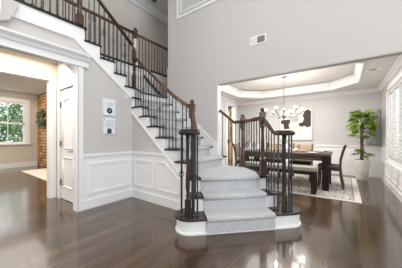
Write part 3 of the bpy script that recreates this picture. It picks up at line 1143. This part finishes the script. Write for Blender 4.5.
for q, (x, z0) in enumerate(((-2.06, Z[4]), (-2.02 + .0, Z[4]), (-1.92, Z[3]), (-1.84, Z[3]), (-1.76, Z[3]), (-1.68, Z[3]))):
    if q == 1:
        continue
    zr = 1.49 if x > -1.80 else 1.49 + (-1.80 - x) * .8
    baluster(rb, x, 3.60, z0, zr - .03, (2, 0, 1, 0, 2, 0)[q], M['iron'])
for q in range(7):
    t = (q + 1) / 8
    baluster(rb, Cpt[0] + (Bpt[0] - Cpt[0]) * t, Cpt[1] + (Bpt[1] - Cpt[1]) * t, Z[3], 1.46, (0, 1, 2)[q % 3], M['iron'])
for q, (x, y, zz, zt) in enumerate(((-.935, 2.93, Z[2], 1.39), (-.885, 2.875, Z[2], 1.335), (-.835, 2.83, Z[2], 1.28), (-.785, 2.79, Z[1], 1.23))):
    baluster(rb, x, y, zz, zt, (0, 2, 1, 2)[q], M['iron'])
for q, (dx, dy, s) in enumerate(((.085, .045, 1), (.045, .085, 2), (-.045, .085, 0), (-.075, -.05, 2), (.062, -.02, 0))):
    baluster(rb, Rc[0] + dx * .95, Rc[1] + dy * .95, Z[1], 1.215, s, M['iron'], .0085)

# --- landing balustrade above the prints
lb = thing('landing_balustrade', 'iron balustrade along the upper landing above the side hall opening', 'balustrade', (FX, .6, 2.98))
for q in range(11):
    y = 1.32 - q * .098
    baluster(lb, FX, y, 2.98, 3.81, (0, 2, 1)[q % 3], M['iron'])
MB().sweep([(FX, 1.37, 3.84), (FX, -.4, 3.84)], RAIL, True).build('handrail', M['wood_dark'], lb)

# --- upper hall balustrade
hb = thing('hall_balustrade', 'brown railing along the upper hall behind the stairwell', 'balustrade', (-4.27, 3.0, 2.985))
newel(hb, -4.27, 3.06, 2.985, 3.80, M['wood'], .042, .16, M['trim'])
MB().sweep([(-4.27, 1.0, 3.79), (-4.27, 3.015, 3.79)], RAIL, True).build('handrail', M['wood'], hb)
MB().sweep([(-4.27, 3.105, 3.79), (-4.27, 5.18, 3.79)], RAIL, True).build('handrail', M['wood'], hb)
for q in range(40):
    y = 1.08 + q * .1
    if abs(y - 3.06) > .055:
        baluster(hb, -4.27, y, 2.985, 3.76, (0, 2, 1)[q % 3], M['bronze'], .010)
# --- wall handrail in the stairwell
wh = thing('wall_handrail', 'dark wood handrail fixed to the stairwell wall behind the balusters', 'handrail', (-4.25, 3.6, 2.3))
MB().sweep([(-4.19, 3.27, 2.77), (-4.19, 4.05, 2.22)], RAIL, True).build('handrail', M['wood_dark'], wh)
for t in (.15, .85):
    MB().tube([(-4.252, 3.27 + .78 * t, 2.70 - .55 * t), (-4.20, 3.27 + .78 * t, 2.70 - .55 * t), (-4.19, 3.27 + .78 * t, 2.745 - .55 * t)], .008, 6).build('bracket', M['hinge'], wh)

# ------------------------------------------------------------------ prints on the left wall
p1 = thing('wall_print', 'white square print with a navy round emblem on the greige wall', 'picture', (WX, 1.915, 1.58), 'prints on the greige wall')
MB().box(WX, WX + .022, 1.803, 2.027, 1.578, 1.872).build('canvas', M['canvas_blue'], p1)
mb = MB()
mb.lathe([(.052, 0), (.052, .002)], 0, 0, 24)
mb.v = [(WX + .022 + z, 1.918 + x, 1.662 + y) for x, y, z in mb.v]
mb.build('emblem', M['navy'], p1)
mb = MB()
mb.prism([(1.895, 1.672), (1.905, 1.68), (1.916, 1.655), (1.930, 1.678), (1.942, 1.672), (1.918, 1.636)], WX + .024, WX + .0255, 'X')
for zz, a, b in ((1.80, 1.87, 1.97), (1.78, 1.85, 1.985), (1.755, 1.86, 1.975), (1.738, 1.88, 1.955)):
    y = a
    while y < b:
        mb.box(WX + .022, WX + .0232, y, y + .012, zz, zz + .009)
        y += .019
mb.build('lettering', M['ink'], p1)
p2 = thing('wall_print', 'pale print with scattered grey lettering and a dark block below the emblem print', 'picture', (WX, 1.918, 1.25), 'prints on the greige wall')
MB().box(WX, WX + .022, 1.808, 2.028, 1.25, 1.532).build('canvas', M['canvas_blue'], p2)
mb = MB()
mb.box(WX + .022, WX + .0235, 1.875, 1.955, 1.255, 1.325).prism([(1.875, 1.325), (1.955, 1.325), (1.935, 1.35), (1.915, 1.33), (1.895, 1.355)], WX + .022, WX + .0235, 'X')
mb.build('dark_figure', M['navy'], p2)
MB().box(WX + .022, WX + .0235, 1.818, 1.84, 1.498, 1.518).build('dark_dot', M['ink'], p2)
MB().box(WX + .022, WX + .0235, 1.82, 1.838, 1.436, 1.45).build('dark_dot', M['ink'], p2)
mb = MB()
for zz, a, b, s in ((1.48, 1.86, 2.01, .022), (1.455, 1.85, 2.0, .02), (1.425, 1.86, 2.015, .017), (1.40, 1.83, 1.99, .018), (1.375, 1.84, 2.01, .016)):
    y = a
    while y < b:
        mb.box(WX + .022, WX + .0232, y, y + s * .62, zz, zz + .012)
        y += s
mb.build('lettering', M['ink'], p2)

# ------------------------------------------------------------------ vents
vt = thing('wall_vent', 'white return air grille high on the tall wall above the dining opening', 'vent', (-1.28, BY, 2.87))
MB().box(-1.43, -1.13, BY - .012, BY, 2.87, 3.03).build('vent_frame', M['trim'], vt)
MB().box(-1.285, -1.15, BY - .016, BY - .012, 2.895, 3.005).build('dark_grille', M['grille'], vt)
mb = MB()
for q in range(9):
    mb.box(-1.41, -1.30, BY - .017, BY - .012, 2.897 + q * .0122, 2.902 + q * .0122)
mb.build('slats', M['trim'], vt)
cv = thing('ceiling_vent', 'small white register with a dark slot in the dining ceiling', 'vent', (.49, 5.44, 2.6))
MB().box(.36, .62, 5.36, 5.52, 2.588, 2.6).build('vent_frame', M['trim'], cv)
MB().box(.41, .53, 5.40, 5.48, 2.584, 2.588).build('dark_grille', M['grille'], cv)
rl = thing('recessed_light', 'small recessed ceiling light over the upper hall', 'ceiling light', (-4.88, 4.19, 5.5))
MB().lathe([(.085, -.012), (.085, 0), (.06, 0)], -4.88, 4.19, 16, 5.5).build('light_trim', M['nickel'], rl)

# ------------------------------------------------------------------ dining room
rug = thing('dining_rug', 'grey and beige patterned area rug under the dining table', 'rug', (-1.35, 5.8, 0))
RG = (-2.95, .25, 4.53, 7.15)
MB().box(RG[0], RG[1], RG[2], RG[3], .001, .010).build('rug_border', M['rug_edge'], rug)
MB().box(RG[0] + .10, RG[1] - .10, RG[2] + .10, RG[3] - .10, .010, .0115).build('rug_stripe', M['rug_line'], rug)
MB().box(RG[0] + .13, RG[1] - .13, RG[2] + .13, RG[3] - .13, .0115, .0125).build('rug_field', M['rug'], rug)

FZ = .0127
tb = thing('dining_table', 'long dining table with a weathered top on thick dark legs', 'table', (-1.27, 5.55, FZ))
TBX0, TBX1, TBY0, TBY1 = -2.30, -.25, 5.06, 6.06
MB().box(TBX0, TBX1, TBY0, TBY1, .755, .81).build('table_top', M['table_top'], tb, .008)
MB().box(TBX0 + .08, TBX1 - .08, TBY0 + .06, TBY0 + .09, .655, .755).box(TBX0 + .08, TBX1 - .08, TBY1 - .09, TBY1 - .06, .655, .755) \
    .box(TBX0 + .06, TBX0 + .09, TBY0 + .06, TBY1 - .06, .655, .755).box(TBX1 - .09, TBX1 - .06, TBY0 + .06, TBY1 - .06, .655, .755) \
    .build('apron', M['table_top'], tb)
for x in (TBX0 + .03, TBX1 - .16):
    for y in (TBY0 + .02, TBY1 - .15):
        MB().box(x, x + .13, y, y + .13, FZ, .755).build('leg', M['table_leg'], tb, .006)

bn = thing('dining_bench', 'long bench with a pale cushioned seat in front of the table', 'bench', (-1.25, 4.77, FZ))
BX0, BX1, BY0_, BY1_ = -2.05, -.46, 4.60, 4.95
MB().box(BX0, BX1, BY0_, BY1_, .475, .56).build('seat', M['bench_fabric'], bn, .02)
MB().box(BX0 + .02, BX1 - .02, BY0_ + .02, BY1_ - .02, .40, .475).build('apron', M['table_leg'], bn)
for x in (BX0 + .02, BX1 - .11):
    for y in (BY0_ + .02, BY1_ - .11):
        MB().box(x, x + .09, y, y + .09, FZ, .40).build('leg', M['table_leg'], bn, .004)


def chair(loc, rz, label, wood, seat_m, carved=False, w=.215):
    r = thing('dining_chair', label, 'chair', (0, 0, 0), 'chairs around the dining table')
    MB().box(-.23, .20, -w, w, .455, .515).build('seat', seat_m, r, .018)
    MB().box(-.215, .19, -w + .015, w - .015, .395, .455).build('seat_frame', wood, r)
    for sy in (-1, 1):
        y = sy * (w - .022)
        pts = [(.275, y, 0), (.235, y, .22), (.21, y, .44), (.225, y, .66), (.265, y, .84), (.315, y, .985)]
        vs, fs = [], []
        for px, py, pz in pts:
            for a, b in ((-.024, -.018), (.024, -.018), (.024, .018), (-.024, .018)):
                vs.append((px + a, py + b, pz))
        for i in range(len(pts) - 1):
            for k in range(4):
                j = (k + 1) % 4
                fs.append((i * 4 + k, i * 4 + j, i * 4 + 4 + j, i * 4 + 4 + k))
        fs += [(3, 2, 1, 0), tuple(range(len(vs) - 4, len(vs)))]
        MB().add(vs, fs).build('back_leg', wood, r)
        MB().prism([(-.225, y - .02), (-.18, y - .02), (-.18, y + .02), (-.225, y + .02)], 0, .40).build('front_leg', wood, r)
    bk = MB()
    vs, fs = [], []
    pts = [(.213, .56), (.228, .68), (.265, .84), (.305, .955)]
    for px, pz in pts:
        for a, b in ((-.012, -w + .04), (.012, -w + .04), (.012, w - .04), (-.012, w - .04)):
            vs.append((px + a, b, pz))
    for i in range(len(pts) - 1):
        for k in range(4):
            j = (k + 1) % 4
            fs.append((i * 4 + k, i * 4 + j, i * 4 + 4 + j, i * 4 + 4 + k))
    fs += [(3, 2, 1, 0), tuple(range(len(vs) - 4, len(vs)))]
    bk.add(vs, fs)
    bk.build('backrest', M['tan_wood'] if carved else seat_m, r)
    r.location = loc
    r.rotation_euler = (0, 0, rz)
    return r


chair((-.30, 5.67, FZ), 0, 'brown wooden dining chair at the right end of the table beside the plant', M['chair_wood'], M['chair_seat'])
chair((-2.37, 5.50, FZ), PI, 'brown wooden dining chair at the left end of the table behind the stair posts', M['chair_wood'], M['chair_seat'])
chair((-.99, 6.10, FZ), PI / 2, 'tan carved back chair on the far side nearest the table right end', M['chair_wood'], M['dark_seat'], True, .27)
chair((-1.75, 6.10, FZ), PI / 2, 'tan carved back chair on the far side behind the stair balusters', M['chair_wood'], M['dark_seat'], True, .27)

# table settings
TZ = .811
spots = [(-.62, 5.26, 'white dinner plate on the table front near the right end'), (-1.15, 5.26, 'white dinner plate at the middle of the table front'),
         (-.95, 5.86, 'white dinner plate in front of the right carved chair'), (-1.72, 5.86, 'white dinner plate in front of the left carved chair')]
pl = None
for x, y, lab in spots:
    if pl is None:
        pl = MB().lathe([(.07, 0), (.09, .004), (.135, .018), (.138, .021), (.09, .009), (.002, .007)], 0, 0, 20).build('plate', M['china'])
        o = pl
    else:
        o = pl.copy()
        COL.objects.link(o)
    o.location = (x, y, TZ)
    tag(o, lab, 'plate', 'place settings on the table')
gl = None
for x, y, lab in ((-.92, 5.36, 'stemmed glass beside the middle front plate'), (-1.20, 5.72, 'stemmed glass by the far right plate'),
                  (-1.45, 5.72, 'stemmed glass by the far left plate'), (-1.42, 5.34, 'stemmed glass at the front left of the table')):
    if gl is None:
        gl = MB().lathe([(.036, 0), (.034, .004), (.006, .01), (.005, .08), (.03, .105), (.038, .14), (.034, .185), (.031, .185), (.034, .14), (.026, .11), (.002, .10)], 0, 0, 14).build('wine_glass', M['clear'])
        o = gl
    else:
        o = gl.copy()
        COL.objects.link(o)
    o.location = (x, y, TZ)
    tag(o, lab, 'glass', 'glasses on the table')


def napkin(x, y, rz, label, mat):
    mb = MB()
    for q in range(5):
        a = (q - 2) * .38
        mb.leaf((0, 0, .015 + .004 * q), (math.sin(a), math.cos(a), .35), (0, 0, 1), .15, .08)
    mb.sphere((0, 0, .016), .022, 8, 5, .7)
    o = mb.build('napkin', mat)
    o.location = (x, y, TZ)
    o.rotation_euler = (0, 0, rz)
    return tag(o, label, 'napkin', 'napkins on the table')


napkin(-.42, 5.42, -1.2, 'folded grey napkin near the right end of the table', M['linen'])
napkin(-1.05, 5.55, .6, 'folded white napkin at the middle of the table', M['china'])

# paintings
pa = thing('abstract_painting', 'large cream abstract painting with charcoal shapes behind the chandelier', 'painting', (-1.42, 7.66, 1.06))
AX0, AX1, AZ0, AZ1 = -1.965, -.885, 1.06, 2.165
MB().box(AX0, AX1, 7.64, 7.678, AZ0, AZ1).build('frame', M['frame'], pa)
MB().box(AX0 + .025, AX1 - .025, 7.634, 7.64, AZ0 + .025, AZ1 - .025).build('canvas', M['canvas'], pa)


def shape(pts, mat, name, y0=7.6315):
    MB().prism([(AX0 + (AX1 - AX0) * a, AZ0 + (AZ1 - AZ0) * b) for a, b in pts], y0, 7.634, 'Y').build(name, mat, pa)


shape([(.60, .47), (.62, .55), (.72, .57), (.76, .68), (.72, .78), (.78, .92), (.88, .97), (.96, .90), (.955, .45), (.86, .40), (.76, .46), (.72, .42)], M['black_paint'], 'painted_shape')
shape([(.06, .66), (.34, .68), (.36, .60), (.30, .50), (.34, .38), (.15, .36), (.14, .52), (.05, .56)], M['black_paint'], 'painted_shape')
shape([(.34, .76), (.55, .80), (.62, .70), (.58, .60), (.42, .58), (.36, .64)], M['grey_paint'], 'painted_shape')
shape([(.46, .86), (.66, .90), (.70, .82), (.56, .80)], M['grey_paint'], 'painted_shape')
shape([(.30, .44), (.52, .50), (.56, .36), (.40, .28)], M['cream_paint'], 'painted_shape')
shape([(.60, .40), (.72, .42), (.73, .24), (.63, .22)], M['cream_paint'], 'painted_shape')
pb = thing('abstract_painting', 'muted slate grey painting in the dining corner behind the plant', 'painting', (.68, 7.66, .93))
MB().box(.50, .82, 7.645, 7.678, .935, 1.98).build('canvas', M['slate_paint'], pb)
mb = MB()
for q in range(7):
    z = 1.0 + q * .14
    mb.box(.53 + .03 * (q % 3), .79 - .04 * (q % 2), 7.642, 7.645, z, z + .05 + .02 * (q % 2))
mb.build('painted_band', M['grey_paint'], pb)

# plant
pt = thing('potted_plant', 'tall leafy green plant in a pale tapered pot in the dining corner', 'plant', (.38, 7.02, 0))
PX, PY = .38, 7.02
MB().lathe([(.12, .001), (.125, .01), (.19, .54), (.195, .56), (.18, .56), (.175, .53), (.165, .50), (.002, .50)], PX, PY, 24).build('pot', M['pot'], pt)
MB().lathe([(.165, .505), (.10, .52), (.002, .525)], PX, PY, 16).build('soil', M['soil'], pt)
mb = MB()
for q in range(3):
    mb.tube([(PX + .024 * math.cos(t * .9 + q * 2.09), PY + .024 * math.sin(t * .9 + q * 2.09), .51 + t * .09) for t in range(12)], .021, 8)
for q in range(9):
    a = q * 2.4
    mb.tube([(PX, PY, 1.45), (PX + .10 * math.cos(a), PY + .10 * math.sin(a), 1.58 + .02 * q), (PX + .2 * math.cos(a), PY + .2 * math.sin(a), 1.66 + .03 * q)], [.014, .010, .005], 6)
mb.build('trunk', M['bark'], pt)
mb = MB()
rnd = random.Random(11)
for q in range(78):
    a = q * 2.39996
    hz = 1.22 + .72 * rnd.random()
    rr = .03 + .15 * rnd.random() * (1.0 if hz < 1.72 else .6)
    p = (PX + rr * math.cos(a), PY + rr * math.sin(a), hz)
    mb.leaf(p, (math.cos(a), math.sin(a), rnd.uniform(-.9, .35)), (rnd.uniform(-.9, .9), rnd.uniform(-1.1, .3), .7), rnd.uniform(.18, .27), rnd.uniform(.14, .20))
for q in range(13):
    a = q * 2.39996 + .4
    p = (PX + .04 * math.cos(a), PY + .04 * math.sin(a), .64 + .15 * rnd.random())
    mb.leaf(p, (math.cos(a), math.sin(a), rnd.uniform(-.25, .6)), (0, 0, 1), rnd.uniform(.20, .28), rnd.uniform(.14, .18))
mb.build('foliage', M['leaf'], pt)

# chandelier
CX, CY = -1.32, 5.58
md = struct('trim_20', MB().lathe([(.33, 0), (.33, -.012), (.29, -.02), (.24, -.016), (.14, -.028), (.002, -.03)], CX, CY, 32, 2.82), M['trim'],
            'white round ceiling medallion above the chandelier')
ch = thing('chandelier', 'brushed metal chandelier with upturned frosted glass shades over the table', 'chandelier', (CX, CY, 2.79))
MB().lathe([(.002, 0), (.03, .002), (.065, .02), (.07, .035)], CX, CY, 16, 2.757).build('canopy', M['nickel'], ch)
MB().tube([(CX, CY, 2.76), (CX, CY, 1.95)], .007, 8).build('rod', M['hinge'], ch)
MB().lathe([(.002, -.16), (.015, -.15), (.012, -.13), (.04, -.10), (.05, -.06), (.03, -.02), (.022, .05), (.045, .09), (.03, .13), (.012, .17)], CX, CY, 14, 1.80).build('hub', M['nickel'], ch)
for q in range(6):
    a = q * PI / 3 + .35
    ca, sa = math.cos(a), math.sin(a)
    R = .46
    arm = MB().tube([(CX + ca * r, CY + sa * r, z) for r, z in ((.03, 1.77), (.12, 1.71), (.22, 1.70), (.33, 1.745), (.42, 1.80), (R, 1.83), (R, 1.85))], .008, 8)
    arm.lathe([(.012, 0), (.034, .004), (.036, .012), (.018, .022), (.018, .04)], CX + ca * R, CY + sa * R, 12, 1.84)
    ar = arm.build('arm', M['nickel'], ch)
    MB().lathe([(.020, 0), (.036, .025), (.042, .055), (.050, .09), (.047, .09), (.039, .055), (.033, .027), (.016, .006)], CX + ca * R, CY + sa * R, 16, 1.865).build('shade', M['shade'], ar)
    MB().sphere((CX + ca * R, CY + sa * R, 1.925), .028, 10, 6, 1.3).build('bulb', M['bulb'], ar)
    point('chandelier_lamp', (CX + ca * R, CY + sa * R, 2.0), 8.5, (1.0, 0.95, 0.88), 0.04)

# kitchen cabinet beyond the doorway
kc = thing('kitchen_cabinet', 'honey wood cabinet with gold ware seen through the dining doorway', 'cabinet', (-5.0, 8.6, 0))
KX0, KX1, KY0, KY1 = -5.7, -3.95, 9.15, 9.5
mb = MB().box(KX0, KX1, KY1 - .04, KY1, 0, 2.6)
for x in (KX0, (KX0 + KX1) / 2 - .02, KX1 - .04):
    mb.box(x, x + .04, KY0, KY1 - .04, 0, 2.6)
for zz in (0, .5, .95, 1.35, 1.75, 2.15, 2.56):
    mb.box(KX0 + .04, KX1 - .04, KY0 + .01, KY1 - .04, zz, zz + .04)
mb.build('carcass', M['cabinet'], kc)
MB().box(KX0 + .04, KX1 - .04, KY1 - .05, KY1 - .04, .04, 2.56).build('back_panel', M['canvas'], kc)
for k, x in enumerate((KX0 + .04, (KX0 + KX1) / 2 + .02)):
    d = MB().box(x, x + .81, KY0 - .02, KY0 + .01, .05, .93).build('door', M['cabinet'], kc, .006)
    MB().sphere((x + (.75 if k == 0 else .06), KY0 - .035, .6), .018, 8, 5).build('knob', M['nickel'], d)
k = 0
for zz, xs in ((1.39, (-5.4, -5.1, -4.6, -4.25)), (1.79, (-5.3, -4.5, -4.2)), (.99, (-5.35, -4.55, -4.25))):
    for x in xs:
        v = MB().lathe([(.04, 0), (.075, .04), (.08, .12), (.04, .19), (.05, .23), (.002, .235)], x, 9.32, 12, zz).build('vase', M['gold'])
        tag(v, 'gold vase on a shelf of the kitchen cabinet', 'vase', 'gold vases in the kitchen cabinet')

# ------------------------------------------------------------------ living room
fp = MB()
fp.box(LX - .1, -8.0, 2.66, 3.2, 0, 2.9)
fpo = thing('fireplace', 'stacked golden stone fireplace wall in the living room', 'fireplace', (-9.2, 2.66, 0))
fp.build('chimney_breast', M['stone'], fpo)
rg = MB().box(-9.02, -5.9, 1.87, 2.60, .001, .012).build('living_rug', M['cream_rug'])
tag(rg, 'cream rug on the floor in front of the stone fireplace', 'rug')
wr = thing('wreath', 'green leafy wreath hanging on the stone fireplace', 'wreath', (-9.15, 2.62, 1.98))
WC = (-9.35, 2.56, 1.88)
mb = MB()
for q in range(170):
    a = rnd.uniform(0, 2 * PI)
    r = .24 + rnd.uniform(-.10, .10)
    p = (WC[0] + r * 1.1 * math.cos(a), WC[1] + rnd.uniform(-.06, .04), WC[2] + r * .85 * math.sin(a))
    mb.leaf(p, (math.cos(a + rnd.uniform(-1, 1)), rnd.uniform(-.8, .1), math.sin(a + rnd.uniform(-1, 1))), (0, 1, .3), .13, .055)
mb.build('foliage', M['wreath'], wr)
MB().tube([(WC[0] + .26 * math.cos(t * PI / 10), 2.63, WC[2] + .21 * math.sin(t * PI / 10)) for t in range(21)], .02, 6).build('twig_ring', M['bark'], wr)


# trees outside
def tree(x, y, h, r, mat, label, seed):
    rr = random.Random(seed)
    t = thing('garden_tree', label, 'tree', (x, y, -.2), 'trees outside the living room window')
    MB().tube([(x, y, -.2), (x + .1, y, h * .4), (x, y + .1, h * .8)], [.12, .09, .04], 8).build('trunk', M['bark'], t)
    mb = MB()
    for q in range(900):
        d = Vector((rr.gauss(0, 1), rr.gauss(0, 1), rr.gauss(0, 1))).normalized() * (rr.random() ** .4)
        p = (x + d.x * r, y + d.y * r, h * .55 + d.z * h * .5)
        mb.leaf(p, (rr.uniform(-1, 1), rr.uniform(-1, 1), rr.uniform(-1, .6)), (0, 0, 1), .30, .18)
    mb.build('foliage', mat, t)


tree(-15.2, 3.6, 4.2, 1.25, M['leaf_out'], 'bright green garden tree in the right half of the window', 1)
tree(-15.0, .9, 4.6, 1.3, M['leaf_blue'], 'blue green garden tree in the left half of the window', 2)
tree(-18.2, 2.4, 3.4, 1.5, M['leaf_out'], 'green garden tree between and behind the two nearer trees', 3)
